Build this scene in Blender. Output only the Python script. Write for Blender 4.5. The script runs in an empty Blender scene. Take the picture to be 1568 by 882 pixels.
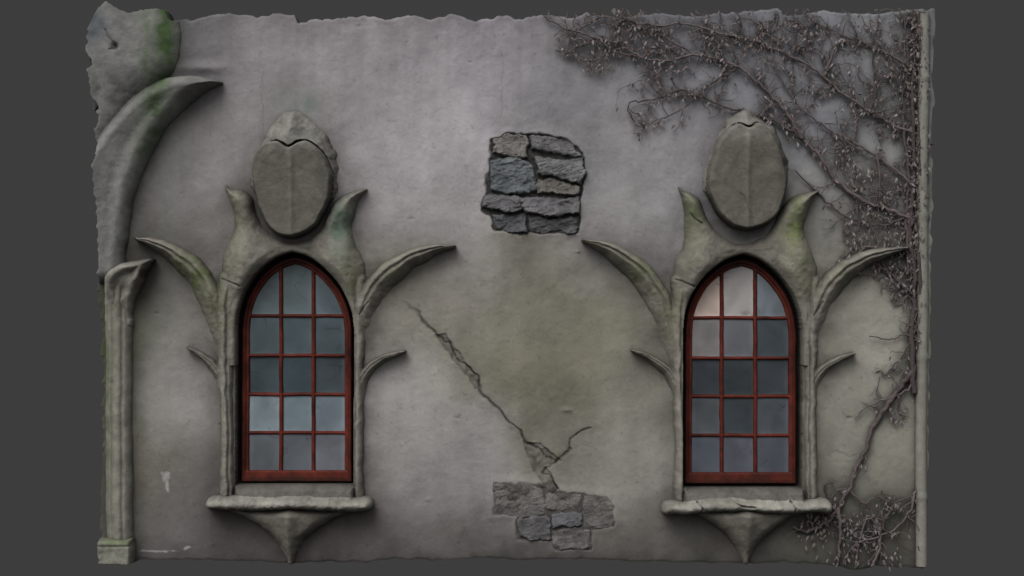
import bpy, math, random
import numpy as np
from mathutils import Vector
S=200.0; CX=784.0; CY=441.0; Z0=2.3
K=0.57
random.seed(5)
rng=np.random.default_rng(7)

# ------------------------------------------------------------ helpers
def lin(c):
    c=np.asarray(c,dtype=float)/255.0
    return np.where(c<=0.04045,c/12.92,((np.maximum(c,0)+0.055)/1.055)**2.4)
def alb(*c): return lin(c)/K
def wx(X): return (np.asarray(X,dtype=float)-CX)/S
def wz(Y): return (CY-np.asarray(Y,dtype=float))/S+Z0
LAT=rng.random((8,256,256))
def vnoise(X,Y,sx,sy=None,seed=0):
    sy=sy or sx
    gx=X/sx+seed*17.31+500; gy=Y/sy+seed*9.77+500
    ix=np.floor(gx).astype(int); iy=np.floor(gy).astype(int)
    fx=gx-ix; fy=gy-iy
    fx=fx*fx*fx*(fx*(fx*6-15)+10); fy=fy*fy*fy*(fy*(fy*6-15)+10)
    L=LAT[seed%8]; a=L[ix%256,iy%256]; b=L[(ix+1)%256,iy%256]
    c=L[ix%256,(iy+1)%256]; d=L[(ix+1)%256,(iy+1)%256]
    return (a+(b-a)*fx)*(1-fy)+(c+(d-c)*fx)*fy-0.5
def fbm(X,Y,s,octv=4,seed=0,gain=0.5,sy=None):
    r=0;a=1.0
    if sy is None:
        c,sn=0.8,0.6; X,Y=X*0.94-Y*0.34,X*0.34+Y*0.94
        for o in range(octv):
            r=r+a*vnoise(X,Y,s,s,seed+o); a*=gain; s/=2.03
            X,Y=X*c-Y*sn,X*sn+Y*c
    else:
        for o in range(octv):
            r=r+a*vnoise(X,Y,s,sy,seed+o); a*=gain; s/=2.03; sy/=2.03
    return r
def smooth(P,n=6,closed=False):
    P=np.asarray(P,dtype=float); N=len(P); out=[]
    for i in range(N if closed else N-1):
        if closed: p0,p1,p2,p3=P[(i-1)%N],P[i],P[(i+1)%N],P[(i+2)%N]
        else: p0,p1,p2,p3=P[max(i-1,0)],P[i],P[i+1],P[min(i+2,N-1)]
        for k in range(n):
            t=k/n
            out.append(0.5*((2*p1)+(-p0+p2)*t+(2*p0-5*p1+4*p2-p3)*t*t+(-p0+3*p1-3*p2+p3)*t**3))
    if not closed: out.append(P[-1])
    return np.array(out)
def sd_poly(X,Y,P):
    P=np.asarray(P,dtype=float)
    d2=np.full(X.shape,1e12); ins=np.zeros(X.shape,bool)
    N=len(P)
    for i in range(N):
        ax,ay=P[i]; bx,by=P[(i+1)%N]
        ex,ey=bx-ax,by-ay; L=ex*ex+ey*ey+1e-9
        t=np.clip(((X-ax)*ex+(Y-ay)*ey)/L,0,1)
        d2=np.minimum(d2,(X-ax-t*ex)**2+(Y-ay-t*ey)**2)
        if ay!=by:
            ins^=((ay>Y)!=(by>Y))&(X<(bx-ax)*(Y-ay)/(by-ay)+ax)
    d=np.sqrt(d2)
    return np.where(ins,d,-d)
def stroke(X,Y,pts,n=6):
    P=smooth(pts,n); q=np.full(X.shape,1e9); s=np.zeros(X.shape); u=np.zeros(X.shape); dd=np.full(X.shape,1e9)
    N=len(P)-1
    for i in range(N):
        ax,ay,ar=P[i]; bx,by,br=P[i+1]
        ex,ey=bx-ax,by-ay; L=ex*ex+ey*ey+1e-9
        t=np.clip(((X-ax)*ex+(Y-ay)*ey)/L,0,1)
        d=np.sqrt((X-ax-t*ex)**2+(Y-ay-t*ey)**2); r=np.maximum(ar+(br-ar)*t,0.5)
        qq=d/r; m=qq<q
        sg=np.sign(ex*(Y-ay)-ey*(X-ax))
        q=np.where(m,qq,q); s=np.where(m,sg*qq,s); u=np.where(m,(i+t)/N,u); dd=np.where(m,d,dd)
    return q,s,u,dd
def dome(q,p=0.5): return np.where(q<1,np.clip(1-q*q,0,1)**p,-1.0)
def infl(d,w,p=0.5):
    t=np.clip(d/w,0,1); return np.where(d>0,np.clip(1-(1-t)**2,0,1)**p,-1.0)
def smax(a,b,k):
    h=np.clip(0.5+0.5*(a-b)/k,0,1); return b*(1-h)+a*h+k*h*(1-h)
def sstep(a,b,x):
    t=np.clip((x-a)/(b-a),0,1); return t*t*(3-2*t)

def mesh_obj(name,V,F,mat,col=None,parent=None,smoothf=True):
    V=np.asarray(V,dtype=np.float32); F=np.asarray(F,dtype=np.int32)
    me=bpy.data.meshes.new(name); k=F.shape[1]
    me.vertices.add(len(V)); me.vertices.foreach_set('co',V.ravel())
    me.loops.add(F.size); me.loops.foreach_set('vertex_index',F.ravel())
    me.polygons.add(len(F))
    me.polygons.foreach_set('loop_start',np.arange(0,F.size,k,dtype=np.int32))
    me.polygons.foreach_set('loop_total',np.full(len(F),k,dtype=np.int32))
    me.update(calc_edges=True)
    me.polygons.foreach_set('use_smooth',np.full(len(F),smoothf))
    if col is not None:
        a=me.color_attributes.new('Col','FLOAT_COLOR','POINT')
        c=np.ones((len(V),4),dtype=np.float32); c[:,:3]=np.clip(col,0.003,0.9); a.data.foreach_set('color',c.ravel())
    me.materials.append(mat)
    o=bpy.data.objects.new(name,me); bpy.context.scene.collection.objects.link(o)
    if parent: 
        o.parent=parent; o.matrix_parent_inverse=parent.matrix_world.inverted()
    return o
def grid_faces(ny,nx):
    i=np.arange(ny*nx).reshape(ny,nx)
    return np.stack([i[:-1,:-1],i[1:,:-1],i[1:,1:],i[:-1,1:]],-1)
RAST=np.zeros((460,800))      # where carvings stand on the wall (2 px cells)
def patch(name,x0,x1,y0,y1,step,fun,mat,parent=None,hout=-0.05,win=None,rec=True):
    X,Y=np.meshgrid(np.arange(x0,x1+step,step,dtype=float),np.arange(y0,y1+step,step,dtype=float))
    h,col,m=fun(X,Y)
    out=np.full(X.shape,hout)
    if win is not None: out=np.where(sd_poly(X,Y,win)>-1.5,-0.14,out)
    H=np.where(m,h,out)
    if rec:
        a=np.clip((Y[m]/2).astype(int),0,459); b=np.clip((X[m]/2).astype(int),0,799); RAST[a,b]=1
    F=grid_faces(*X.shape)
    anym=m[:-1,:-1]|m[1:,:-1]|m[1:,1:]|m[:-1,1:]
    F=F[anym]
    V=np.stack([wx(X),-H,wz(Y)],-1).reshape(-1,3)
    C=np.broadcast_to(col,X.shape+(3,)).reshape(-1,3)
    used=np.unique(F); mp=np.zeros(len(V),int); mp[used]=np.arange(len(used))
    return mesh_obj(name,V[used],mp[F],mat,C[used],parent)
def boxblur(A,r):
    for ax in(0,1):
        P=np.pad(A,[(r+1,r) if i==ax else (0,0) for i in(0,1)],mode='edge')
        c=np.cumsum(P,axis=ax); n=A.shape[ax]
        A=(np.take(c,np.arange(2*r+1,2*r+1+n),axis=ax)-np.take(c,np.arange(0,n),axis=ax))/(2*r+1)
    return A
def blur(A,r):
    for _ in range(3): A=boxblur(A,r)
    return A
def samp(A,X,Y):
    gx=np.clip(X/2-0.5,0,798.9); gy=np.clip(Y/2-0.5,0,458.9)
    ix=gx.astype(int); iy=gy.astype(int); fx=gx-ix; fy=gy-iy
    return (A[iy,ix]*(1-fx)+A[iy,ix+1]*fx)*(1-fy)+(A[iy+1,ix]*(1-fx)+A[iy+1,ix+1]*fx)*fy

# ------------------------------------------------------------ materials
def newmat(name):
    m=bpy.data.materials.new(name); m.use_nodes=True; nt=m.node_tree; return m,nt,nt.nodes,nt.links,nt.nodes['Principled BSDF']
def stone_mat(name,rough=0.9,var=0.22,s1=9,s2=70,bump=0.35,bdist=0.01,aoshade=0.75,aodist=0.22,shadecol=(0.02,0.019,0.018),spec=0.25):
    m,nt,N,L,B=newmat(name)
    at=N.new('ShaderNodeAttribute'); at.attribute_name='Col'
    tc=N.new('ShaderNodeTexCoord')
    n1=N.new('ShaderNodeTexNoise'); n1.inputs['Scale'].default_value=s1; n1.inputs['Detail'].default_value=8; n1.inputs['Roughness'].default_value=0.65
    n2=N.new('ShaderNodeTexNoise'); n2.inputs['Scale'].default_value=s2; n2.inputs['Detail'].default_value=6; n2.inputs['Roughness'].default_value=0.7
    for n in(n1,n2): L.new(tc.outputs['Object'],n.inputs['Vector'])
    r1=N.new('ShaderNodeMapRange'); r1.inputs[1].default_value=0.3; r1.inputs[2].default_value=0.7; r1.inputs[3].default_value=1-var; r1.inputs[4].default_value=1+var
    r2=N.new('ShaderNodeMapRange'); r2.inputs[1].default_value=0.3; r2.inputs[2].default_value=0.7; r2.inputs[3].default_value=1-var*0.7; r2.inputs[4].default_value=1+var*0.7
    L.new(n1.outputs['Fac'],r1.inputs[0]); L.new(n2.outputs['Fac'],r2.inputs[0])
    mu=N.new('ShaderNodeMath'); mu.operation='MULTIPLY'; L.new(r1.outputs[0],mu.inputs[0]); L.new(r2.outputs[0],mu.inputs[1])
    vm=N.new('ShaderNodeVectorMath'); vm.operation='SCALE'; L.new(at.outputs['Color'],vm.inputs[0]); L.new(mu.outputs[0],vm.inputs['Scale'])
    out=vm.outputs[0]
    if aoshade>0:  # crevice shade from ambient occlusion, mixed into the base colour
        ao=N.new('ShaderNodeAmbientOcclusion'); ao.samples=4; ao.inputs['Distance'].default_value=aodist
        ar=N.new('ShaderNodeMapRange'); ar.inputs[1].default_value=0.25; ar.inputs[2].default_value=0.97; ar.inputs[3].default_value=aoshade; ar.inputs[4].default_value=0
        L.new(ao.outputs['AO'],ar.inputs[0])
        mx=N.new('ShaderNodeMix'); mx.data_type='RGBA'; L.new(ar.outputs[0],mx.inputs[0]); L.new(out,mx.inputs[6]); mx.inputs[7].default_value=(*shadecol,1)
        out=mx.outputs[2]
    L.new(out,B.inputs['Base Color'])
    b1=N.new('ShaderNodeBump'); b1.inputs['Strength'].default_value=bump; b1.inputs['Distance'].default_value=bdist; L.new(n2.outputs['Fac'],b1.inputs['Height'])
    b2=N.new('ShaderNodeBump'); b2.inputs['Strength'].default_value=bump; b2.inputs['Distance'].default_value=bdist*3; L.new(n1.outputs['Fac'],b2.inputs['Height']); L.new(b1.outputs[0],b2.inputs['Normal'])
    L.new(b2.outputs[0],B.inputs['Normal'])
    B.inputs['Roughness'].default_value=rough; B.inputs['Specular IOR Level'].default_value=spec
    return m
M_wall=stone_mat('weathered_plaster',var=0.07,s1=5,s2=42,bump=0.28,aoshade=0.85,aodist=0.38)
M_stone=stone_mat('carved_stone',var=0.15,s1=12,s2=80,bump=0.30,aoshade=0.9,aodist=0.2)
M_rub=stone_mat('slate_rubble',var=0.2,s1=16,s2=60,bump=0.5,aoshade=0.5,aodist=0.05,rough=0.85,spec=0.15)
M_frame=stone_mat('red_painted_wood',var=0.3,s1=14,s2=90,bump=0.2,bdist=0.004,aoshade=0.65,aodist=0.05,rough=0.6,spec=0.2)
M_vine=stone_mat('vine_bark',var=0.3,s1=30,s2=90,bump=0.4,bdist=0.004,aoshade=0)
M_leaf=stone_mat('dried_leaves',var=0.25,s1=25,s2=90,bump=0.1,bdist=0.002,aoshade=0)
M_pipe=stone_mat('painted_drainpipe',var=0.2,s1=9,s2=60,bump=0.2,aoshade=0.5,aodist=0.06,rough=0.7)
def glass_mat():
    m,nt,N,L,B=newmat('dusty_glass')
    at=N.new('ShaderNodeAttribute'); at.attribute_name='Col'; tc=N.new('ShaderNodeTexCoord')
    n=N.new('ShaderNodeTexNoise'); n.inputs['Scale'].default_value=3.5; n.inputs['Detail'].default_value=6; n.inputs['Distortion'].default_value=1.0
    L.new(tc.outputs['Object'],n.inputs['Vector'])
    r=N.new('ShaderNodeMapRange'); r.inputs[1].default_value=0.3; r.inputs[2].default_value=0.7; r.inputs[3].default_value=0.82; r.inputs[4].default_value=1.18
    L.new(n.outputs['Fac'],r.inputs[0])
    vm=N.new('ShaderNodeVectorMath'); vm.operation='SCALE'; L.new(at.outputs['Color'],vm.inputs[0]); L.new(r.outputs[0],vm.inputs['Scale'])
    L.new(vm.outputs[0],B.inputs['Base Color']); B.inputs['Roughness'].default_value=0.14; B.inputs['Specular IOR Level'].default_value=0.4
    n3=N.new('ShaderNodeTexNoise'); n3.inputs['Scale'].default_value=4; L.new(tc.outputs['Object'],n3.inputs['Vector'])
    b=N.new('ShaderNodeBump'); b.inputs['Strength'].default_value=0.25; b.inputs['Distance'].default_value=0.02; L.new(n3.outputs['Fac'],b.inputs['Height']); L.new(b.outputs[0],B.inputs['Normal'])
    return m
M_glass=glass_mat()

# ------------------------------------------------------------ wall outline
topP=[(137,52),(146,38),(158,14),(170,7),(188,18),(205,22),(225,20),(245,13),(256,16),(262,30),(290,31),(330,22),(352,20),(392,26),(420,22),(451,22),(456,35),(470,34),(482,29),(500,31),(560,23),(590,29),(625,24),(660,29),(690,22),(730,31),(775,24),(800,30),(830,22),(870,27),(900,20),(950,26),(1000,20),(1060,25),(1120,19),(1190,14),(1205,24),(1260,17),(1330,22),(1380,16),(1434,14)]
botP=[(150,860),(205,862),(215,857),(330,858),(440,862),(500,860),(560,862),(600,856),(690,859),(745,853),(800,858),(870,856),(950,859),(1040,861),(1140,863),(1200,860),(1280,866),(1300,873),(1340,868),(1424,869)]
lefP=[(0,150),(30,143),(52,139),(75,139),(95,145),(125,140),(150,146),(170,154),(200,149),(230,155),(262,149),(300,152),(350,154),(400,155),(440,151),(500,155),(560,157),(620,158),(700,159),(740,155),(800,155),(870,155)]
rigP=[(0,1433),(60,1431),(120,1427),(160,1430),(200,1426),(300,1428),(400,1425),(520,1424),(640,1422),(760,1421),(870,1419)]
topP,botP,lefP,rigP=map(np.array,(topP,botP,lefP,rigP))
z=lambda a:np.zeros_like(a)
def Tf(x): return np.interp(x,topP[:,0],topP[:,1])+4.0*vnoise(x,z(x),9,seed=1)+2*vnoise(x,z(x),4,seed=2)
def Bf(x): return np.interp(x,botP[:,0],botP[:,1])+3.5*vnoise(x,z(x),11,seed=3)
def Lf(y): return np.interp(y,lefP[:,0],lefP[:,1])+(6.5+3*np.sin(y/70))*vnoise(y,z(y),7,seed=4)
def Rf(y): return np.interp(y,rigP[:,0],rigP[:,1])+4.0*vnoise(y,z(y),13,seed=5)
def inside(X,Y,m=1.5): return (X>Lf(Y)+m)&(X<Rf(Y)-m)&(Y>Tf(X)+m)&(Y<Bf(X)-m)

# ------------------------------------------------------------ window shapes
A1=[212,290,348,367,450,538,548,620,697]; A2=[893,967,1041,1049,1138,1222,1240,1306,1387]
def tr(P,k,dy=3):
    P=np.array(P,dtype=float)
    if k==1: 
        P=P.copy(); P[:,0]=np.interp(P[:,0],A1,A2,)+np.where(P[:,0]<212,P[:,0]-212,0)+np.where(P[:,0]>697,P[:,0]-697,0); P[:,1]+=dy
    return P
def frame_outline(k):
    arch=[(368,505),(371,477),(382,446),(401,419),(426,400),(450,392),(474,400),(499,419),(520,445),(533,475),(538,505)]
    a=smooth(arch[:6],5); b=smooth(arch[5:],5)
    P=np.vstack([[(367,740)],a,b[1:],[(538,740)]])
    return tr(P,k)
def offset(P,d):
    out=[]; N=len(P)
    for i in range(N):
        t=P[(i+1)%N]-P[i-1]; n=np.array([t[1],-t[0]]); n/=np.linalg.norm(n)+1e-9
        out.append(P[i]+n*d)
    return np.array(out)
FR=[frame_outline(0),frame_outline(1)]
OP=[]
for k in(0,1):
    o=offset(FR[k],6)
    if o[0][0]>FR[k][0][0]: o=offset(FR[k],-6)
    OP.append(o)

# ------------------------------------------------------------ wall
crack=[(603,455),(622,466),(640,480),(652,498),(668,514),(690,528),(703,552),(722,566),(735,580),(736,600),(752,618),(768,632),(780,648),(798,660),(806,676),(826,688),(838,703),(852,708),(864,698),(873,688),(876,672),(890,660),(906,654)]
crack2=[(852,708),(842,716),(832,722),(846,732),(856,750)]
rec1=[(752,214),(768,206),(800,205),(830,205),(858,208),(880,220),(893,234),(898,262),(892,300),(889,330),(887,356),(850,358),(800,358),(757,356),(752,330),(737,324),(741,296),(748,260)]
rec2=[(756,738),(800,738),(822,742),(845,735),(856,752),(893,754),(930,760),(942,775),(940,806),(906,812),(904,842),(850,842),(842,828),(792,828),(790,792),(754,790)]
chip1=[(666,511),(682,513),(692,527),(706,538),(712,556),(730,572),(736,597),(726,597),(720,580),(706,566),(694,550),(682,532)]
chip2=[(804,676),(830,680),(848,698),(862,704),(838,716),(858,750),(836,752),(822,728),(810,706)]
ctrl=np.array([(180,700,100,98,90),(170,450,80,82,72),(250,250,108,108,108),(260,600,128,126,124),(270,480,122,120,117),(230,820,94,92,91),(300,780,96,93,92),(330,60,118,115,118),(330,220,126,123,123),(450,100,128,125,127),(600,100,134,130,133),(600,250,142,138,140),(700,200,145,141,144),(680,330,135,132,132),(760,90,134,131,135),(830,110,124,122,125),(850,180,112,112,113),(960,250,136,134,136),(950,330,124,122,122),(800,420,108,106,97),(740,450,118,116,107),(640,430,124,121,115),(900,500,111,109,98),(850,600,100,98,87),(780,560,105,103,92),(980,600,118,116,109),(650,620,141,139,137),(600,700,133,131,130),(720,720,133,130,130),(640,800,102,99,98),(900,720,117,114,110),(980,720,126,124,120),(700,840,76,74,72),(960,840,80,78,75),(1100,840,78,76,73),(1290,480,132,131,122),(1330,560,135,134,126),(1280,640,126,125,117),(1340,720,112,111,103),(1300,830,80,80,74),(1000,50,118,118,123),(1200,100,124,125,130),(1330,150,122,123,126),(1350,300,124,124,121),(1050,230,126,125,128),(560,840,80,77,76),(380,840,78,75,74),(250,40,88,90,90),(300,330,116,113,112),(230,350,102,100,98)],dtype=float)
def basecol(X,Y):
    W=0;C=0
    Xn=X+70*fbm(X,Y,120,4,seed=2); Yn=Y+70*fbm(X,Y,120,4,seed=5)
    for c in ctrl:
        w=np.exp(-((Xn-c[0])**2+(Yn-c[1])**2)/(2*56.0**2))+1e-7
        W=W+w; C=C+w[...,None]*c[2:5]
    c=C/W[...,None]
    c=(c-112)*1.12+112.5
    return lin(c)/K
def wall_fun(X,Y):
    near=samp(blur(RAST,3),X,Y); mid=samp(blur(RAST,7),X,Y); far=samp(blur(RAST,16),X,Y)
    h=0.016*fbm(X,Y,150,3,seed=1)+0.005*fbm(X,Y,45,3,seed=3)+0.0020*fbm(X,Y,9,3,seed=6)
    h+=0.0024*np.clip(fbm(X,Y,46,4,seed=4,gain=0.7),-0.05,1)
    h+=0.016*near**1.3+0.012*mid
    Xw=X+5*fbm(X,Y,16,3,seed=1); Yw=Y+5*fbm(X,Y,16,3,seed=2)
    col=basecol(X,Y)
    st=fbm(X,Y,20,3,seed=5,sy=300); st2=np.clip(fbm(X,Y,11,2,seed=2,sy=190),0,1)*sstep(330,40,Y)
    col=col*(1+0.09*st-0.13*st2)[...,None]
    mot=fbm(X,Y,60,5,seed=3,gain=0.65); col=col*(1+0.15*mot)[...,None]
    blt=np.clip(fbm(X,Y,90,5,seed=7,gain=0.65),0,1); col=col*(1-0.22*blt)[...,None]
    spk=np.clip(fbm(X,Y,5,2,seed=1)-0.42,0,1)*3; col=col*(1-0.35*np.clip(spk,0,1))[...,None]
    g=np.clip(0.30*mid+0.50*far,0,1)*(1+0.9*fbm(X,Y,30,4,seed=2)); g=np.clip(g,0,0.65)  # soft shade halo around the carvings, painted into the wall colour
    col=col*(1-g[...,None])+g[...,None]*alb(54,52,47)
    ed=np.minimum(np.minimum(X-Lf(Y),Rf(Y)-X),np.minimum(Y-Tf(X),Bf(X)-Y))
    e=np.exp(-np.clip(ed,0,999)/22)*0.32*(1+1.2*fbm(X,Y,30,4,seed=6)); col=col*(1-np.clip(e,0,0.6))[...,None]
    B=(X>560)&(X<930)&(Y>430)&(Y<770)
    xs,ys=Xw[B],Yw[B]
    q,s,u,d=stroke(xs,ys,[(a,b,1) for a,b in crack],1)
    wdt=1.2+1.6*np.clip(vnoise(xs,ys,30,seed=3)+0.3,0,1)
    groove=np.exp(-(d/wdt)**2)*sstep(0,0.12,u)
    hb=h[B]; hb-=0.012*groove
    q2,s2,u2,d2=stroke(xs,ys,[(a,b,1) for a,b in crack2],1)
    g2=np.exp(-(d2/1.5)**2); hb-=0.012*g2
    hb+=0.008*np.where(s>0,1,-0.5)*np.exp(-(d/24)**2)*sstep(0,0.2,u)*sstep(1,0.85,u)
    cb=col[B]*(1-0.45*np.clip(groove+g2,0,1))[...,None]
    stn=np.exp(-(d/9)**2)*sstep(0,0.15,u)*np.clip(0.5+1.4*fbm(xs,ys,22,4,seed=6),0,1); cb=cb*(1-0.22*stn)[...,None]
    for P in(chip1,chip2):
        e=sstep(-1.0,1.0,sd_poly(xs,ys,P)); 
        hb-=e*(0.012+0.010*fbm(xs,ys,10,3,seed=2)); cb=cb*(1-e[...,None])+e[...,None]*alb(92,90,83)*(1+0.7*fbm(xs,ys,9,3,seed=4))[...,None]
    h[B]=hb; col[B]=cb
    for P in([(403,90),(404,130),(402,175),(405,230)],[(768,60),(771,110),(769,160),(766,200)],[(205,620),(214,680),(209,740),(213,800)],[(590,185),(600,186),(612,184)],[(1255,700),(1280,690),(1300,702),(1330,690)]):
        x0=min(p[0] for p in P)-12;x1=max(p[0] for p in P)+12;y0=min(p[1] for p in P)-12;y1=max(p[1] for p in P)+12
        B=(X>x0)&(X<x1)&(Y>y0)&(Y<y1)
        q,s,u,d=stroke(Xw[B],Yw[B],[(a,b,1) for a,b in P],1)
        gg=np.exp(-(d/1.0)**2)*sstep(0,0.2,u)*sstep(1,0.8,u); h[B]-=0.002*gg; col[B]=col[B]*(1-0.14*gg)[...,None]
    for P,dep,cc in((rec1,0.022,(70,69,68)),(rec2,0.008,(84,82,78))):
        x0,y0=np.min(P,0)-15;x1,y1=np.max(P,0)+15
        B=(X>x0)&(X<x1)&(Y>y0)&(Y<y1)
        d=sd_poly(Xw[B]+2.5*fbm(X[B],Y[B],8,2,seed=4),Yw[B],P); e=sstep(-1.5,5,d)
        h[B]=h[B]*(1-e)+0.008*np.exp(-(np.minimum(d,0)/8)**2)*(1-e)-dep*e
        col[B]=col[B]*(1-e[...,None])+e[...,None]*alb(*cc)
    for (a,b,r,hh) in[(868,628,7,0.014),(1300,640,4,-0.01),(885,385,4,0.01),(630,335,4,-0.006),(240,480,4,-0.008),(550,40,4,-0.006),(340,650,4,-0.01),(655,765,5,0.006),(1010,450,4,-0.006),(700,640,3,-0.006),(720,95,3,-0.006)]:
        B=(abs(X-a)<25)&(abs(Y-b)<25)
        h[B]+=hh*np.exp(-((X[B]-a)**2+(1.8*(Y[B]-b))**2)/(r*r))
    e=np.exp(-((X-310)/32)**2-((Y-104)/9)**2); h+=0.03*e
    for (a,b,rx,ry) in[(255,727,7,8),(257,742,2.5,9),(238,843,26,1.8),(285,840,8,1.6)]:
        e=sstep(1.3,0.5,np.sqrt(((Xw-a)/rx)**2+((Yw-b)/ry)**2)+0.8*fbm(X,Y,6,2,seed=1))
        col=col*(1-0.5*e[...,None])+0.5*e[...,None]*alb(165,165,165)
    for (a,b,rx,ry,c,f) in[(455,160,40,22,(98,106,98),0.7),(640,395,40,25,(98,97,82),0.4),(210,640,14,150,(82,84,70),0.5),(160,520,12,160,(64,69,50),0.8),(805,370,18,60,(92,92,85),0.35),(262,300,18,160,(98,102,96),0.3),(690,860,160,12,(60,58,56),0.5),(1140,868,300,14,(58,58,54),0.5),(330,866,200,14,(62,60,58),0.5)]:
        e=f*np.exp(-((X-a)/rx)**2-((Y-b)/ry)**2)*(1+0.9*fbm(X,Y,18,4,seed=5,sy=50))
        e=np.clip(e,0,1)[...,None]; col=col*(1-e)+e*alb(*c)
    for k in(0,1):
        d=sd_poly(X,Y,tr([(330,760),(330,470),(345,300),(450,180),(555,300),(565,470),(565,760)],k))
        h+=0.014*np.exp(-(np.minimum(d,0)/28)**2)*(d<0)+0.014*(d>=0)
    for k in(0,1):
        x0,y0=np.min(OP[k],0)-6;x1,y1=np.max(OP[k],0)+6
        B=(X>x0)&(X<x1)&(Y>y0)&(Y<y1)
        e=sstep(-1.0,1.0,sd_poly(X[B],Y[B],OP[k]))
        h[B]=h[B]*(1-e)-0.16*e
        col[B]=col[B]*(1-e[...,None])+e[...,None]*alb(50,42,36)
    return h,col
def build_wall():
    nx,ny=1060,700
    u=np.linspace(0,1,nx); v=np.linspace(0,1,ny)
    Yg=np.broadcast_to((20+v*(862-20))[:,None],(ny,nx))
    U=np.broadcast_to(u,(ny,nx)); Vv=np.broadcast_to(v[:,None],(ny,nx))
    X=Lf(Yg)*(1-U)+Rf(Yg)*U
    Y=Tf(X)*(1-Vv)+Bf(X)*Vv
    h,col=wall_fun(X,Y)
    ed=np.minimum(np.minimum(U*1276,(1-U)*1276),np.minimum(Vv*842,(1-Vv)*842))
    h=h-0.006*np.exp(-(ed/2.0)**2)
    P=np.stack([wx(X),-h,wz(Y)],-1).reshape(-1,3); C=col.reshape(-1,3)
    F=grid_faces(ny,nx).reshape(-1,4)
    i=np.arange(ny*nx).reshape(ny,nx)
    loop=np.concatenate([i[0,:],i[1:,-1],i[-1,-2::-1],i[-2:0:-1,0]])
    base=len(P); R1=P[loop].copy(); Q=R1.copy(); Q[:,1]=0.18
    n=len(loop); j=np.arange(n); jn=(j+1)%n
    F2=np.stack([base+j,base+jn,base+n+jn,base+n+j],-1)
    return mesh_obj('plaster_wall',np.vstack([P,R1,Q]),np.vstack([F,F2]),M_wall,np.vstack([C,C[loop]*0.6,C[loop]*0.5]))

# ------------------------------------------------------------ exposed rubble
def stones(name,rec,S_,gapc,gaph,fade):
    x0,y0=np.min(rec,0)-6;x1,y1=np.max(rec,0)+6
    def f(X,Y):
        H=np.full(X.shape,gaph); C=np.zeros(X.shape+(3,))+alb(*gapc)
        C=C*(1+0.5*fbm(X,Y,9,3,seed=2))[...,None]; H=H+0.01*fbm(X,Y,9,3,seed=4)
        dr=sd_poly(X+5*fbm(X,Y,16,4,seed=1),Y+5*fbm(X,Y,16,4,seed=2),rec)
        for i,(P,hh,tx,ty,c) in enumerate(S_):
            Xw=X+5.5*fbm(X,Y,18,4,seed=i+1,gain=0.6); Yw=Y+5.5*fbm(X,Y,18,4,seed=i+3,gain=0.6)
            c0=np.mean(P,0); P2=(np.array(P)-c0)*1.06+c0
            d=sd_poly(Xw,Yw,P2)
            lay=np.abs(fbm(X+i*37,Y+i*11+0.25*X,60,4,seed=i,gain=0.6,sy=16))
            frac=fbm(X+i*50,Y,30,4,seed=i+2,gain=0.55)
            step=np.floor((frac+0.8)*4)/4-0.8
            h=hh+tx*(X-c0[0])+ty*(Y-c0[1])+(0.014*frac+0.018*step-0.022*lay)*fade
            h=np.where(d>0,gaph+(h-gaph)*infl(d,3.0,0.6),gaph-1)
            m=h>H; H=np.where(m,h,H)
            cc=alb(*c)*(1+0.45*frac)[...,None]*(1+0.25*fbm(X,Y,7,3,seed=i+1))[...,None]
            C=np.where((m&(d>0))[...,None],cc,C)
        return H,C,dr>0
    return patch(name,x0,x1,y0,y1,0.8,f,M_rub,hout=-0.06,rec=False)
st1=[([(757,212),(772,206),(806,208),(810,222),(806,243),(785,240),(757,237)],0.030,0,0.0004,(100,97,94)),
([(813,208),(850,209),(878,220),(891,238),(860,240),(832,232),(816,228)],0.024,-0.0003,0.0006,(88,87,88)),
([(752,246),(790,241),(808,246),(818,262),(820,290),(800,297),(768,296),(750,290)],0.028,0,0.0002,(84,88,90)),
([(822,238),(860,243),(893,242),(894,262),(888,280),(862,276),(840,270),(824,264)],0.036,0,0.0009,(90,90,91)),
([(824,277),(846,273),(870,281),(890,284),(886,298),(850,296),(824,294)],0.036,0,0.0014,(99,96,92)),
([(740,300),(770,299),(797,303),(798,324),(768,324),(740,320)],0.030,0,0.0012,(82,81,83)),
([(801,301),(830,299),(860,304),(888,302),(886,328),(850,331),(805,326)],0.050,0,0.0014,(90,89,91)),
([(756,329),(790,327),(806,330),(806,355),(780,356),(760,352)],0.020,0,0.0003,(74,75,77)),
([(811,330),(850,334),(885,333),(883,356),(845,356),(810,355)],0.020,0,0.0003,(78,78,80))]
stones('exposed_stonework',rec1,st1,(56,55,54),-0.008,1.0)
st2=[([(757,741),(800,740),(818,744),(830,752),(832,786),(800,790),(760,790)],0.004,0,0.0001,(90,88,86)),
([(835,757),(870,756),(891,758),(886,778),(860,783),(836,781)],0.005,0,0.0003,(95,93,90)),
([(896,758),(925,762),(940,776),(938,806),(905,808),(893,795)],0.005,0,0.0001,(88,86,84)),
([(794,792),(820,791),(842,795),(842,826),(815,827),(795,824)],0.024,0,0.0004,(84,83,84)),
([(846,787),(888,785),(890,806),(847,807)],0.020,0,0.0008,(80,81,84)),
([(847,811),(890,809),(904,812),(902,838),(860,840),(846,832)],0.006,0,0.0002,(83,81,80))]
stones('exposed_stonework',rec2,st2,(72,70,67),-0.003,0.5)

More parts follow.
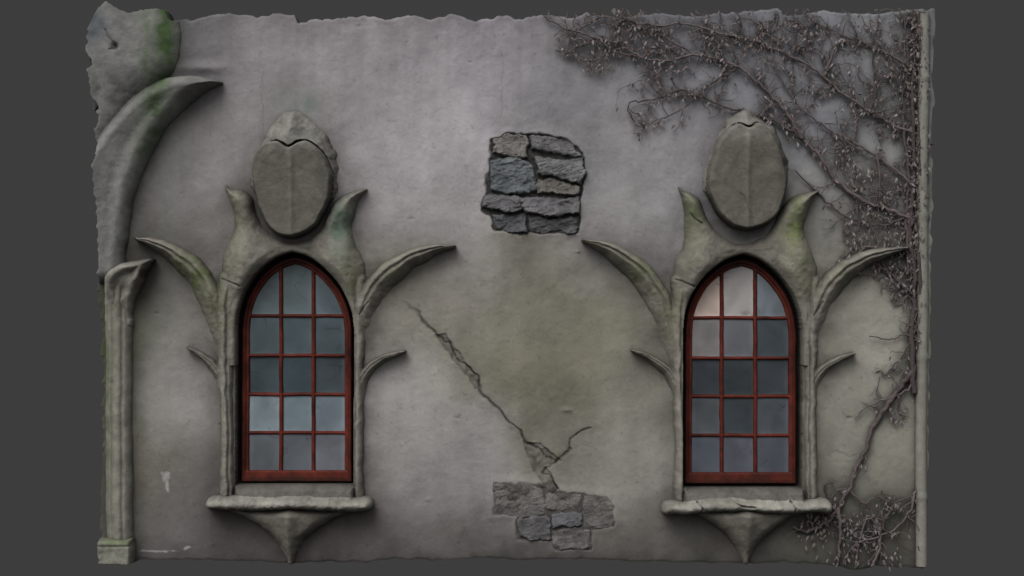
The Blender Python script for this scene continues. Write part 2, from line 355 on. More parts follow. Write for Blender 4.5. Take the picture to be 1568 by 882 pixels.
# ------------------------------------------------------------ windows
def stonecol(X,Y,base,amp=0.25,s=22,seed=1):
    return alb(*base)*(1+amp*fbm(X,Y,s,4,seed=seed,gain=0.6))[...,None]*(1+0.14*fbm(X,Y,7,3,seed=seed+1))[...,None]
def blot(C,X,Y,a,b,rx,ry,c,f,seed=3):
    e=np.clip(f*np.exp(-((X-a)/rx)**2-((Y-b)/ry)**2)*(1+1.2*fbm(X,Y,14,4,seed=seed)),0,1)[...,None]
    return C*(1-e)+e*alb(*c)
def leaf(X,Y,pts,hfun,up=1,crest=0.35):
    q,s,u,d=stroke(X,Y,pts,6)
    prof=dome(q,0.55)*(1-crest+crest*np.clip(up*s,-1,1))
    fold=1-0.14*np.exp(-((up*s-0.25)/0.16)**2)
    return np.where(q<1,hfun(u)*prof*fold,-1)
paneT=[[ (90,102,106),(92,104,108),(86,98,104) ],[(74,85,89),(74,86,91),(71,82,87)],[(61,71,76),(58,69,74),(65,73,78)],[(114,126,132),(108,121,128),(103,113,121)],[(92,97,102),(86,91,97),(94,97,103)]]  # pane tones of both windows have the reflections painted in
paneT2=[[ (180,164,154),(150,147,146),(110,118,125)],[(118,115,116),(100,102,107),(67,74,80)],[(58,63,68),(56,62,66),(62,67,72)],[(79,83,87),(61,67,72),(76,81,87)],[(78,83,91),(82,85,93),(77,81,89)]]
for k in(0,1):
    par=bpy.data.objects.new('arched_window',None); bpy.context.scene.collection.objects.link(par)
    cx=450 if k==0 else 1138
    par.location=(float(wx(cx)),0,float(wz(740))); bpy.context.view_layer.update()
    xm=[428,478] if k==0 else [1107,1159]
    ym=[484,545,605,664] if k==0 else [487,549,608,668]
    fr=FR[k]; op=OP[k]
    x0,y0=np.min(op,0)-4; x1,y1=np.max(op,0)+4
    def ff(X,Y):
        Xw=X+0.7*fbm(X,Y,30,2,seed=2); Yw=Y+0.7*fbm(X,Y,30,2,seed=4)
        d=sd_poly(X,Y,fr); d=d+0.6*fbm(X,Y,20,2,seed=1)
        bottom=y1-4-6
        H=np.full(X.shape,-0.2)
        ring=np.minimum(d,12.5-d)
        H=np.maximum(H,np.where(ring>0,-0.10+0.045*infl(ring,2.5)-0.012*sstep(6.5,7.5,d),-0.2))
        br=np.minimum(np.minimum(d,Y-(bottom-16)),50)
        H=np.maximum(H,np.where((br>0),-0.10+0.045*infl(br,2.5),-0.2))
        for x in xm:
            e=3.6-abs(Xw-x); H=np.maximum(H,np.where((e>0)&(d>8),-0.10+0.034*infl(e,3.0),-0.2))
        for y in ym:
            e=3.2-abs(Yw-y); H=np.maximum(H,np.where((e>0)&(d>8),-0.10+0.030*infl(e,3.0),-0.2))
        C=alb(74,29,21)*(1+0.7*fbm(X,Y,30,4,seed=5,gain=0.6))[...,None]
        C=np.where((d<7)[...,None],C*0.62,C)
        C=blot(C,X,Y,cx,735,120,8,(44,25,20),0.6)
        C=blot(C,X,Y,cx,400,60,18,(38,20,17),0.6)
        return H,C,H>-0.15
    patch('red_frame',x0,x1,y0,y1,0.8,ff,M_frame,par,hout=-0.12)
    PT=paneT if k==0 else paneT2
    def gf(X,Y):
        d=sd_poly(X,Y,fr); ci=(X>xm[0]).astype(int)+(X>xm[1]); ri=sum((Y>y).astype(int) for y in ym)
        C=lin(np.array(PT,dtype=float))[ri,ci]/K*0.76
        C=C*(1+0.3*fbm(X,Y,60,3,seed=2+k)[...,None])
        w=fbm(X+25*fbm(X,Y,30,2,seed=3+k),Y+25*fbm(X,Y,30,2,seed=5),26,2,seed=6)
        mk=np.exp(-(w/0.02)**2)*np.clip(fbm(X,Y,35,2,seed=4+k)*4-0.2,0,1)
        C=C*(1-0.45*mk[...,None])
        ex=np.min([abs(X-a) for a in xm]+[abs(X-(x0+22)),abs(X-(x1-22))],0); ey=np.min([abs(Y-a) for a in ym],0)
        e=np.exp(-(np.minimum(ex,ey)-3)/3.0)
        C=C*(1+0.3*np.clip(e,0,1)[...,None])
        H=-0.088+0.002*np.sin(ri*2.1+ci*3.7)+0*X
        H=H+((ri*7+ci*5)%3-1)*0.00006*(X-cx)
        return H,C,d>3
    patch('glass_panes',x0,x1,y0,y1,1.6,gf,M_glass,par,hout=-0.10)
    Lleaf=tr([(346,600,11),(340,545,13),(333,500,17),(322,457,20),(302,420,20),(273,393,16),(242,375,10),(212,366,3)],k)
    Rleaf=tr([(549,600,11),(550,545,13),(555,500,16),(566,462,19),(588,429,20),(616,406,17),(655,387,11),(697,377,2.5)],k)
    Lst=tr([(349,760,13),(349,700,11),(348,620,11),(346,560,12),(346,480,15),(350,430,17)],k)
    Rst=tr([(549,760,12),(548,700,10),(548,620,10),(549,560,10),(550,480,12),(551,430,15)],k)
    Lth=tr([(348,625,9),(343,592,10),(333,566,9),(315,548,6.5),(290,533,2)],k)
    Rth=tr([(549,625,9),(553,592,10),(565,566,9),(588,549,6.5),(620,537,2)],k)
    cal=[(345,284),(358,290),(372,291),(388,302),(396,325),(410,348),(430,363),(449,368),(472,362),(490,346),(503,322),(515,306),(536,293),(563,289),(553,303),(547,322),(543,350),(549,380),(559,402),(562,425),(556,455),(552,485),(540,500),(530,470),(512,430),(480,402),(450,388),(418,404),(388,436),(370,470),(362,500),(345,490),(340,460),(339,430),(339,405),(348,378),(358,355),(359,330),(353,308)]
    cal=tr(smooth(cal,3,True),k)
    xa,xb=(205,705) if k==0 else (886,1395)
    ox=0 if k==0 else 690
    def sf(X,Y):
        win=sd_poly(X,Y,op)
        n=fbm(X,Y,24,4,seed=2+k,gain=0.55)
        Xw=X+2.5*fbm(X,Y,22,3,seed=1+k); Yw=Y+2.5*fbm(X,Y,22,3,seed=4+k)
        H=np.full(X.shape,-1.0)
        q,s,u,d=stroke(Xw,Yw,Lst); a=0.095*dome(q,0.6); a=a*(1-0.22*np.exp(-((s-0.3)/0.15)**2)); H=smax(H,a,0.01)
        q,s,u,d=stroke(Xw,Yw,Rst); a=0.095*dome(q,0.6); a=a*(1-0.22*np.exp(-((s+0.3)/0.15)**2)); H=smax(H,a,0.01)
        hl=lambda u:0.09+0.14*sstep(0.15,0.75,u)-0.05*sstep(0.85,1,u)
        H=smax(H,leaf(Xw,Yw,Lleaf,hl,1,0.34),0.018)
        H=smax(H,leaf(Xw,Yw,Rleaf,hl,-1,0.34),0.018)
        ht=lambda u:0.09+0.06*sstep(0.1,0.9,u)
        H=smax(H,leaf(Xw,Yw,Lth,ht,1,0.28),0.012); H=smax(H,leaf(Xw,Yw,Rth,ht,-1,0.28),0.012)
        d=sd_poly(Xw,Yw,cal)
        lobes=0.08*np.exp(-((X-(378+ox))/24)**2-((Y-400)/42)**2)+0.08*np.exp(-((X-(526+ox))/24)**2-((Y-400)/42)**2)
        tips=0.09*sstep(360,295,Y)
        a=np.where(d>0,(0.085+lobes+tips)*infl(d,20,0.65),-1)
        H=smax(H,a,0.015)
        lip=np.where((win<0)&(win>-13)&(Y<560),0.075*infl(np.minimum(-win+2,13+win),7,0.5),-1)
        H=smax(H,lip,0.015)
        H=H+np.where(H>0.01,0.009*n+0.004*fbm(X,Y,8,3,seed=5),0)
        for P in([(343+ox,428),(356+ox,432),(370+ox,438)],[(552+ox,482),(560+ox,470),(566+ox,462)],[(1055,328),(1062,336),(1072,342)]):
            q,s,u,d=stroke(Xw,Yw,[(a_,b_,1) for a_,b_ in P],2); H=H-0.014*np.exp(-(d/1.2)**2)
        H=np.where(win>0.5,-1,H)
        C=stonecol(X,Y,(106,103,96),0.34,seed=2+k)
        g=(84,90,64)
        C=blot(C,X,Y,300+(ox-9 if k else 0),418,48,40,g,0.8 if k==0 else 0.5)
        C=blot(C,X,Y,335+ox,480,20,40,(90,93,70),0.5)
        C=blot(C,X,Y,365+ox,335,18,45,(90,95,74),0.5 if k==0 else 0.95)
        C=blot(C,X,Y,524+ox,345,20,50,(74,88,78) if k==0 else (88,95,64),0.85)
        C=blot(C,X,Y,540+ox,420,20,40,(88,91,70),0.5)
        C=blot(C,X,Y,600+ox,425,30,30,(92,94,76),0.4)
        C=blot(C,X,Y,450+ox,385,60,20,(84,81,74),0.5)
        for xx in(348,549): C=blot(C,X,Y,xx+ox,660,12,120,(117,115,108),0.6)
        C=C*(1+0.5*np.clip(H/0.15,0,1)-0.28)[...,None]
        return H,C,H>0.002
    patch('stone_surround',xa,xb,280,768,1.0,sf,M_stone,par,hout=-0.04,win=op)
    if k==0:
        hood=[(388,300),(386,262),(396,228),(406,208),(418,188),(434,174),(450,168),(470,175),(486,193),(502,208),(512,228),(521,250),(518,275),(522,288),(508,315),(480,335),(430,335)]
        egg=[(394,300),(388,272),(391,246),(402,226),(418,218),(434,219),(447,226),(460,218),(474,216),(490,226),(503,244),(511,268),(511,295),(502,325),(484,350),(462,363),(440,365),(418,354),(402,328)]
    else:
        hood=[(1077,300),(1075,275),(1084,240),(1096,212),(1110,188),(1126,172),(1143,166),(1160,174),(1180,188),(1192,208),(1201,232),(1208,258),(1206,290),(1190,315),(1160,330),(1110,325)]
        egg=[(1081,298),(1080,268),(1088,240),(1098,216),(1112,198),(1127,190),(1141,197),(1156,190),(1172,200),(1186,220),(1196,246),(1202,274),(1198,302),(1188,328),(1168,346),(1142,353),(1116,346),(1096,328)]
    ex,ey=(450,290) if k==0 else (1140,278)
    hood=smooth(hood,3,True); egg=smooth(egg,4,True)
    def ef(X,Y):
        Xw=X+5*fbm(X,Y,18,3,seed=3+k); Yw=Y+5*fbm(X,Y,18,3,seed=6+k)
        dh=sd_poly(Xw,Yw,hood); de=sd_poly(X+2.2*fbm(X,Y,20,3,seed=1),Y+2.2*fbm(X,Y,20,3,seed=2),egg)
        n=fbm(X,Y,22,4,seed=1+k)
        hr=0.5*sstep(0,40,X-ex)
        H=np.where(dh>0,0.06*infl(dh,10,0.6)+0.14*sstep(0,40,dh)+0.012*np.floor(dh/9+n)*hr,-1)
        H=H+np.where(dh>0,0.03*np.exp(-((X-ex+3)/10)**2)*sstep(230,180,Y),0)
        face=0.200-0.030*((Y-ey)/75.0)-0.00035*abs(X-ex)
        face=face-0.020*np.clip(1-((X-ex)/52)**2-((Y-ey)/66)**2,0,1)
        face=face+0.012*np.exp(-((X-ex-2*fbm(Y,Y*0,60,2,seed=3))/5.0)**2)*sstep(ey-75,ey-50,Y)
        E=face*infl(de,6,0.45)
        H=np.where(de>0,E,np.minimum(H,0.215))
        if k==1:
            q,s,u,d=stroke(Xw,Yw,[(1130,296,1),(1136,304,1),(1138,318,1),(1146,330,1)],2); H=H-0.008*np.exp(-(d/1.2)**2)
        H=H+np.where(H>0,np.where(de>0,0.003,0.010)*n+0.002*fbm(X,Y,7,3,seed=4),0)
        C=stonecol(X,Y,(90,88,81),0.28,seed=4+k)
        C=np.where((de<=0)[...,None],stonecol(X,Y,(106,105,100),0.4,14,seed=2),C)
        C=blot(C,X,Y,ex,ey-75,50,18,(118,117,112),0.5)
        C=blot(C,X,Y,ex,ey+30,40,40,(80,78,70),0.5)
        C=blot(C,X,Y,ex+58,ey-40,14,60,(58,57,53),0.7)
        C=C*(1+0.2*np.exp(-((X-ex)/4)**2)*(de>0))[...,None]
        return H,C,H>0.002
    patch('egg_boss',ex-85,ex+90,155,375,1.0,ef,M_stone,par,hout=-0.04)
    sx0,sx1,sy=(318,573,768) if k==0 else (1010,1271,773)
    def slf(X,Y):
        w=4.0*fbm(X,Y*0,50,3,seed=1+k)
        Yc=sy+w+2*np.cos((X-sx0)/(sx1-sx0)*math.pi*2)
        rr=11.5+2.5*fbm(X,Y*0+9,22,3,seed=4+k)
        q=np.maximum(0,np.maximum(sx0+11-X,X-sx1+11))/11.0; qy=abs(Y-Yc)/rr
        Q=np.sqrt(q*q+qy**2)
        H=0.215*dome(Q,0.45)
        x0_,x1_=fr[:,0].min()-6,fr[:,0].max()+8
        e=np.minimum(np.minimum(X-x0_,x1_-X),np.minimum(Y-(sy-27),sy+2-Y))
        H=np.maximum(H,np.where(e>0,-0.02+0.12*infl(e,9,0.6)+0.003*(Y-sy+27),-1))
        if k==1:
            for P in([(1064,765),(1072,775),(1066,785)],[(1120,763),(1130,770),(1150,772)],[(1205,764),(1212,774),(1208,786)]):
                q_,s_,u_,d=stroke(X,Y,[(a,b,1) for a,b in P],2); H=H-0.02*np.exp(-(d/1.4)**2)
        H=H+np.where(H>0,0.022*fbm(X,Y,16,4,seed=2+k),0)
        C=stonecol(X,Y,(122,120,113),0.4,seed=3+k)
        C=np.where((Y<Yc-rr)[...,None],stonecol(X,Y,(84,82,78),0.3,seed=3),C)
        return H,C,H>0.0
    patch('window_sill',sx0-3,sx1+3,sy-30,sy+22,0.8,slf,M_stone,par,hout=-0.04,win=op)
    bc=445 if k==0 else 1141
    br=[(bc-98,772),(bc-92,784),(bc-70,792),(bc-45,806),(bc-25,824),(bc-12,845),(bc-3,864),(bc+3,864),(bc+10,848),(bc+24,826),(bc+45,808),(bc+70,793),(bc+95,784),(bc+103,772)]
    def bf(X,Y):
        Xw=X+3*fbm(X,Y,18,3,seed=3+k); Yw=Y
        d=sd_poly(Xw,Yw,br)
        ridge=np.exp(-((X-bc-2)/9)**2)
        base=0.17*sstep(870,775,Y)+0.03
        H=np.where(d>0,base*(0.55+0.45*np.clip(1-abs(X-bc)/70,0,1))*infl(d,16,0.6)+0.025*ridge*infl(d,5),-1)
        H=H+np.where(H>0,0.008*fbm(X,Y,18,4,seed=5+k),0)
        C=stonecol(X,Y,(98,95,88),0.25,seed=1+k)
        return H,C,(H>0.002)&(Y<866)
    patch('sill_bracket',bc-108,bc+112,768,868,1.0,bf,M_stone,par,hout=-0.04)

# ------------------------------------------------------------ left pilaster and big leaf
par=bpy.data.objects.new('stone_pilaster',None); bpy.context.scene.collection.objects.link(par)
def shaft(X,Y):
    Xw=X+2*fbm(X,Y,40,3,seed=2)
    q=abs(Xw-184-(Y-640)*0.004)/21.0
    H=np.where((Y>430)&(Y<824),0.12*dome(q,0.5),-1)
    H=H-0.014*np.exp(-((Xw-178)/3)**2)*(q<1)-0.012*np.exp(-((Xw-192)/2.5)**2)*(q<1)
    H=H+np.where(H>0,0.010*fbm(X,Y,30,4,seed=3),0)
    C=stonecol(X,Y,(112,111,103),0.3,seed=2); C=blot(C,X,Y,170,620,6,200,(82,88,64),0.6); C=blot(C,X,Y,182,480,18,60,(88,86,75),0.5)
    return H,C,(H>0.002)&inside(X,Y)
patch('shaft',158,210,428,826,1.0,shaft,M_stone,par)
def pbase(X,Y):
    e=np.minimum(np.minimum(X-153,208-X-1.5*fbm(X,Y,20,2)),np.minimum(Y-821,890-Y))
    H=np.where(e>0,0.16*infl(e,6,0.5),-1)-0.01*np.exp(-((Y-832)/1.5)**2); H=H+np.where(H>0,0.010*fbm(X,Y,16,4,seed=1),0)
    C=stonecol(X,Y,(106,106,97),0.4,14,seed=5); C=blot(C,X,Y,185,826,30,5,(90,102,70),0.7)
    return H,C,(H>0.002)&inside(X,Y)
patch('plinth',150,212,818,866,1.0,pbase,M_stone,par)
def cap(X,Y):
    Xw=X+2*fbm(X,Y,18,3,seed=1);Yw=Y+2*fbm(X,Y,18,3,seed=2)
    P=smooth([(166,500),(163,470),(164,438),(170,415),(188,404),(212,399),(238,397),(230,414),(222,434),(210,455),(205,480),(204,502)],4,True)
    d=sd_poly(Xw,Yw,P)
    prof=0.09+0.10*sstep(480,415,Y)
    H=np.where(d>0,prof*infl(d,9,0.5),-1)
    din=sd_poly(Xw,Yw,smooth([(176,440),(184,420),(206,410),(222,408),(210,430),(198,450),(184,462)],4,True))
    H=H-0.05*sstep(-2,10,din)
    H=H+np.where(H>0,0.010*fbm(X,Y,16,4,seed=6),0)
    C=stonecol(X,Y,(116,114,107),0.35,seed=4); C=blot(C,X,Y,190,480,20,18,(76,70,60),0.6)
    C=blot(C,X,Y,225,425,14,26,(58,54,48),0.8)
    return H,C,(H>0.002)&inside(X,Y)
patch('leaf_capital',156,245,392,506,1.0,cap,M_stone,par)
def big(X,Y):
    Xw=X+3*fbm(X,Y,40,3,seed=1);Yw=Y+3*fbm(X,Y,40,3,seed=2)
    top=smooth([(110,300),(140,236),(160,205),(180,180),(205,154),(232,132),(262,120),(300,117),(342,127)],5)
    bot=smooth([(342,130),(318,142),(290,162),(264,188),(242,220),(225,252),(212,287),(202,330),(196,380),(190,430),(110,432)],5)
    P=np.vstack([top,bot])
    d=sd_poly(Xw,Yw,P)
    q,s,u,dt=stroke(Xw,Yw,[(a,b,30) for a,b in top[::2]],1)
    H=np.where(d>0,(0.12+0.13*np.exp(-dt/50)*sstep(440,200,Y))*infl(d,22,0.75),-1)
    H=H+0.02*np.where(d>0,np.exp(-((dt-4)/4)**2),0)*sstep(200,250,X)
    q,s,u,dg=stroke(Xw,Yw,[(168,420,1),(172,340,1),(185,265,1),(215,200,1),(250,160,1)],4)
    H=H-0.010*np.exp(-(dg/8)**2)
    P2=smooth([(100,0),(150,-40),(240,-30),(268,14),(277,50),(275,90),(264,116),(242,144),(216,168),(190,198),(166,234),(130,270),(100,200)],4,True)
    d2=sd_poly(Xw,Yw,P2)
    B=np.where(d2>0,(0.15-0.04*sstep(90,170,Y))*infl(d2,52,0.8),-1)
    B=B-0.03*np.exp(-((X-183)/5)**2-((Y-75)/5)**2)
    q,s,u,dg=stroke(Xw,Yw,[(168,50,1),(174,62,1),(184,76,1),(174,80,1)],3); B=B-0.010*np.exp(-(dg/1.5)**2)
    H=smax(H,B,0.07)
    H=H+np.where(H>0,0.010*fbm(X,Y,50,5,seed=3,gain=0.55),0)
    C=stonecol(X,Y,(106,106,104),0.3,34,seed=2)
    C=blot(C,X,Y,242,175,14,60,(62,76,54),0.95); C=blot(C,X,Y,220,240,10,60,(82,90,70),0.5)
    C=blot(C,X,Y,290,140,50,16,(70,70,65),0.6)
    C=blot(C,X,Y,256,70,13,80,(66,84,54),1.0,seed=1); C=blot(C,X,Y,230,90,7,90,(80,92,72),0.6,seed=1); C=blot(C,X,Y,148,36,22,36,(70,77,84),0.7)
    C=blot(C,X,Y,178,140,44,28,(76,76,75),0.7); C=blot(C,X,Y,205,330,12,70,(70,70,66),0.6)
    C=blot(C,X,Y,172,240,22,40,(118,118,116),0.5)
    return H,C,(H>0.002)&inside(X,Y)
patch('carved_leaf_ornament',130,348,4,436,1.0,big,M_stone)

build_wall()

# ------------------------------------------------------------ tubes
class Tubes:
    def __init__(s): s.V=[];s.F=[];s.C=[];s.n=0
    def add(s,P,R,col,k=6):
        P=np.asarray(P,dtype=float); R=np.asarray(R,dtype=float); n=len(P)
        T=np.gradient(P,axis=0); T/=np.linalg.norm(T,axis=1)[:,None]+1e-9
        up=np.array([0,-1.0,0]); A=np.cross(T,up); A/=np.linalg.norm(A,axis=1)[:,None]+1e-9; Bv=np.cross(T,A)
        an=np.arange(k)*2*math.pi/k
        V=P[:,None]+R[:,None,None]*(np.cos(an)[None,:,None]*A[:,None]+np.sin(an)[None,:,None]*Bv[:,None])
        s.V.append(V.reshape(-1,3)); i=np.arange(n*k).reshape(n,k)+s.n
        a=i[:-1];b=i[1:]; s.F.append(np.stack([a,np.roll(a,-1,1),np.roll(b,-1,1),b],-1).reshape(-1,4))
        s.C.append(np.broadcast_to(col,(n*k,3))); s.n+=n*k
    def make(s,name,mat,parent=None): return mesh_obj(name,np.vstack(s.V),np.vstack(s.F),mat,np.vstack(s.C),parent)
tb=Tubes(); ys=np.linspace(22,866,220); xs=1413-(ys-18)*0.005+0.8*np.sin(ys/60)
R=np.full(len(ys),8.5/S)
for yc in(120,330,545,760): R=R+ (1.2/S)*(np.abs(ys-yc)<5)
P=np.stack([wx(xs),np.full(len(ys),-0.02),wz(ys)],-1)
tb.add(P,R,alb(112,111,104),16); tb.make('drainpipe',M_pipe)

# ------------------------------------------------------------ climbing vine
vt=Tubes(); lfV=[];lfC=[]
bark=[alb(76,68,68),alb(86,78,78),alb(66,59,58),alb(96,88,87)]
def relief(x,y):
    return 0.02+0.11*math.exp(-((x-1140)/55)**2-((y-265)/75)**2)
def to3(P,dep):
    P=np.asarray(P,dtype=float)
    base=np.array([relief(a,b) for a,b in P[:,:2]])
    return np.stack([wx(P[:,0]),-(base+dep),wz(P[:,1])],-1)
region=[(835,22),(870,80),(900,100),(945,120),(950,165),(975,200),(1010,185),(1050,200),(1090,190),(1150,200),(1200,240),(1225,285),(1255,320),(1270,375),(1300,400),(1290,425),(1345,420),(1370,455),(1385,500),(1320,520),(1360,570),(1300,640),(1370,640),(1425,640),(1425,20)]
low=[(1205,800),(1240,735),(1290,740),(1320,700),(1360,770),(1400,745),(1418,760),(1418,866),(1290,868),(1225,845)]
gx_,gy_=np.meshgrid(np.arange(0,1568,4.0),np.arange(0,882,4.0))
REG=np.maximum(sd_poly(gx_,gy_,region),sd_poly(gx_,gy_,low))
def inreg(x,y): return REG[min(max(int(y/4),0),220),min(max(int(x/4),0),391)]
def addleaf(x,y,dep,size=1.0):
    ang=random.gauss(0,0.55); L=random.uniform(4,10)*size; W=L*random.uniform(0.25,0.5)
    dx,dy=math.sin(ang),math.cos(ang); nx_,ny_=dy,-dx
    pts=[(x,y,0),(x+dx*L*.35+nx_*W*.5,y+dy*L*.35+ny_*W*.5,random.uniform(-1.5,3)),(x+dx*L,y+dy*L,random.uniform(-1,3)),(x+dx*L*.45-nx_*W*.5,y+dy*L*.45-ny_*W*.5,random.uniform(-1.5,3))]
    r=relief(x,y)+dep
    lfV.append([((p[0]-CX)/S,-(r+p[2]/S),(CY-p[1])/S+Z0) for p in pts])
    c=random.choice([(98,91,92),(108,101,102),(84,77,76),(92,83,80),(116,111,111),(76,69,67),(96,89,82)])
    c=alb(*c)*random.uniform(0.8,1.1); lfC.append([c]*4)
def wander(x,y,ang,L,curl=0.28,step=5):
    P=[(x,y)]; n=max(3,int(L/step)); da=random.gauss(0,0.05)
    for i in range(n):
        ang+=random.gauss(0,curl)+da; 
        x+=math.cos(ang)*step; y+=math.sin(ang)*step
        P.append((x,y))
    return P
def twig(x,y,ang,L,r,level,leafd):
    if inreg(x,y)<-12: return
    P=wander(x,y,ang,L)
    P=[p for p in P if p[0]<1420 and p[1]>15 and p[1]<868]
    for i,p in enumerate(P):
        if inreg(*p)<-10: P=P[:i]; break
    if len(P)<3: return
    dep=random.uniform(0.0,0.03)
    n=len(P); vt.add(to3(P,dep+0.008*np.sin(np.arange(n)*0.9)),np.linspace(r,r*0.4,n)/S,random.choice(bark),4)
    for i in range(1,n):
        if random.random()<leafd:
            for _ in range(random.choice([1,1,2,3])): addleaf(P[i][0]+random.gauss(0,2),P[i][1]+random.gauss(0,2),dep+0.01)
        if level>0 and random.random()<0.18:
            a=math.atan2(P[i][1]-P[i-1][1],P[i][0]-P[i-1][0])+random.choice([-1,1])*random.uniform(0.4,1.2)
            twig(P[i][0],P[i][1],a,L*random.uniform(0.35,0.7),r*0.7,level-1,leafd)
guides=[
 ([(1398,600),(1394,520),(1399,440),(1392,350),(1398,250),(1394,150),(1400,70),(1396,18)],4.6,1.1),
 ([(1408,450),(1402,380),(1409,300),(1403,210),(1409,120),(1404,20)],3.6,1.0),
 ([(1388,420),(1385,340),(1390,270),(1380,180),(1388,90),(1382,22)],2.6,0.8),
 ([(1395,340),(1365,322),(1330,312),(1296,292),(1270,265),(1246,232),(1222,205),(1196,165),(1168,135),(1130,105),(1095,90),(1060,85),(1020,95),(985,90),(950,70),(915,60),(870,45),(832,28)],3.0,0.9),
 ([(1400,205),(1360,190),(1330,172),(1290,145),(1255,115),(1220,92),(1160,66),(1100,52),(1050,38),(1000,40),(950,30),(905,24)],2.4,0.9),
 ([(1230,215),(1190,190),(1150,176),(1110,165),(1070,150),(1040,140),(1000,152),(962,162),(975,190),(988,195)],1.8,0.7),
 ([(1130,105),(1100,120),(1070,145),(1040,170),(1010,182)],1.5,0.7),
 ([(1400,110),(1360,85),(1320,66),(1280,52),(1240,30)],2.0,0.9),
 ([(1398,455),(1375,432),(1345,408),(1310,400),(1288,415)],2.6,1),
 ([(1392,380),(1360,384),(1330,378),(1300,396),(1270,415)],2.6,1),
 ([(1398,290),(1370,262),(1340,240),(1310,220),(1270,200),(1230,170),(1200,130),(1180,80),(1190,20)],2.2,0.8),
 ([(1060,85),(1020,60),(985,45),(960,22)],1.5,0.8),
 ([(985,90),(940,82),(905,95),(880,88),(850,76)],1.4,0.5),
 ([(920,60),(890,72),(872,82)],1.2,0.4),
 ([(1390,330),(1350,345),(1310,340),(1275,320),(1245,290),(1215,262)],2.0,0.5),
 ([(1260,115),(1275,80),(1290,50),(1300,20)],1.6,0.8),
 ([(1330,172),(1340,130),(1335,80),(1345,25)],1.8,0.8),
 ([(1130,105),(1120,70),(1135,40),(1125,20)],1.6,0.8),
 ([(1340,240),(1345,290),(1330,330),(1345,380)],1.6,0.5),
 ([(1300,145),(1310,200),(1290,250),(1305,300),(1320,345)],1.5,0.5),
 ([(1398,560),(1385,582),(1365,608),(1350,632),(1332,662),(1322,690),(1308,722),(1298,748),(1280,780),(1262,800),(1235,812),(1212,806)],4.4,0.4),
 ([(1396,585),(1380,600),(1352,612),(1325,622),(1308,640)],1.8,0.6),
 ([(1402,520),(1385,512),(1360,520),(1330,515)],1.4,0.5),
 ([(1400,500),(1378,548),(1352,572)],1.4,0.5),
 ([(1280,780),(1285,820),(1278,866)],3.2,0.5),
 ([(1298,748),(1320,770),(1340,760),(1370,768),(1400,752)],2.0,0.5),
 ([(1370,768),(1350,800),(1345,840),(1320,866)],2.4,0.4),
 ([(1400,752),(1385,790),(1360,815),(1310,830),(1290,860)],2.0,0.4),
 ([(1335,866),(1345,820),(1330,790),(1318,810),(1308,866)],2.4,0.3),
 ([(1262,800),(1270,770),(1262,745),(1275,738)],1.8,0.5),
 ([(1410,868),(1405,830),(1412,790),(1406,740)],2,0.3)]
for G,r,dens in guides:
    P=smooth(G,6); P=P+np.random.default_rng(len(P)).normal(0,1.2,P.shape)
    n=len(P); vt.add(to3(P,0.02+0.010*np.sin(np.arange(n)*0.5)),np.linspace(r,max(r*0.45,0.8),n)/S,random.choice(bark[:3]),7)
    for i in range(1,n):
        t=P[i]-P[i-1]; a0=math.atan2(t[1],t[0])
        L=np.hypot(*t)
        if random.random()<dens*L/14.5:
            twig(P[i][0],P[i][1],a0+random.choice([-1,1])*random.uniform(0.3,1.3),random.uniform(22,85),random.uniform(0.55,1.05),2,0.20)
for (a,b,rx,ry,n) in[(1400,200,12,190,190),(1395,370,18,70,120),(1345,385,36,16,70),(1250,800,28,18,40),(1300,835,60,28,50),(1370,765,30,12,30),(1150,70,110,40,120),(1300,90,110,60,150),(1050,120,70,50,60),(1380,580,16,30,15)]:
    for _ in range(n):
        x=random.gauss(a,rx*0.7);y=random.gauss(b,ry*0.7)
        if 15<y<866 and x<1424 and inreg(x,y)>-8: addleaf(x,y,random.uniform(0.01,0.05))
vp=bpy.data.objects.new('climbing_vine',None); bpy.context.scene.collection.objects.link(vp)
vt.make('vine_stems',M_vine,vp)
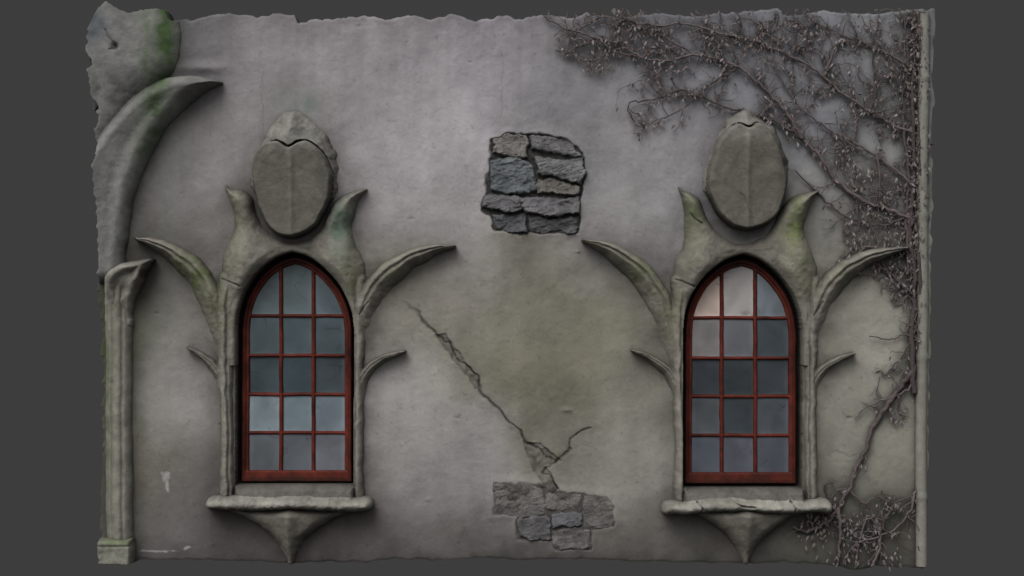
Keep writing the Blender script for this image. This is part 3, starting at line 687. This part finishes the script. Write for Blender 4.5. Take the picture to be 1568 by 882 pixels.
LV=np.array(lfV).reshape(-1,3); LF=np.arange(len(LV)).reshape(-1,4)
mesh_obj('dried_leaves',LV,LF,M_leaf,np.array(lfC).reshape(-1,3),vp,False)
print('leaves',len(lfV),'tubeverts',vt.n)

# ------------------------------------------------------------ background
m,nt,N,L,B=newmat('grey_backdrop'); B.inputs['Base Color'].default_value=(0.080,0.080,0.081,1); B.inputs['Roughness'].default_value=1; B.inputs['Specular IOR Level'].default_value=0
me=bpy.data.meshes.new('background'); me.from_pydata([(-250,30,-150),(250,30,-150),(250,30,200),(-250,30,200)],[],[(0,1,2,3)]); me.materials.append(m)
o=bpy.data.objects.new('background',me); bpy.context.scene.collection.objects.link(o)

# ------------------------------------------------------------ light
d=Vector((0.38,0.80,-0.95)).normalized()
sd=bpy.data.lights.new('sun','SUN'); sd.energy=1.1; sd.angle=math.radians(35); sd.color=(1,0.97,0.94)
so=bpy.data.objects.new('sun',sd); so.rotation_euler=d.to_track_quat('-Z','Y').to_euler(); bpy.context.scene.collection.objects.link(so)
w=bpy.data.worlds.new('World'); bpy.context.scene.world=w; w.use_nodes=True
nt=w.node_tree; sk=nt.nodes.new('ShaderNodeTexSky'); sk.sky_type='NISHITA'; sk.sun_disc=False
sk.sun_elevation=math.asin(-d.z); sk.sun_rotation=math.atan2(-d.x,-d.y); sk.dust_density=4
hs=nt.nodes.new('ShaderNodeHueSaturation'); hs.inputs['Saturation'].default_value=0.15
nt.links.new(sk.outputs[0],hs.inputs['Color']); bg=nt.nodes['Background']; nt.links.new(hs.outputs[0],bg.inputs[0]); bg.inputs[1].default_value=0.08
cam=bpy.data.cameras.new('camera'); cam.sensor_width=36; D=12.0; cam.lens=36*D/(1568/S); cam.clip_end=1000
co=bpy.data.objects.new('camera',cam); co.location=(0,-D,Z0); co.rotation_euler=(math.radians(90),0,0); bpy.context.scene.collection.objects.link(co)
sc=bpy.context.scene; sc.camera=co
sc.view_settings.view_transform='Standard'; sc.view_settings.look='None'; sc.view_settings.exposure=0
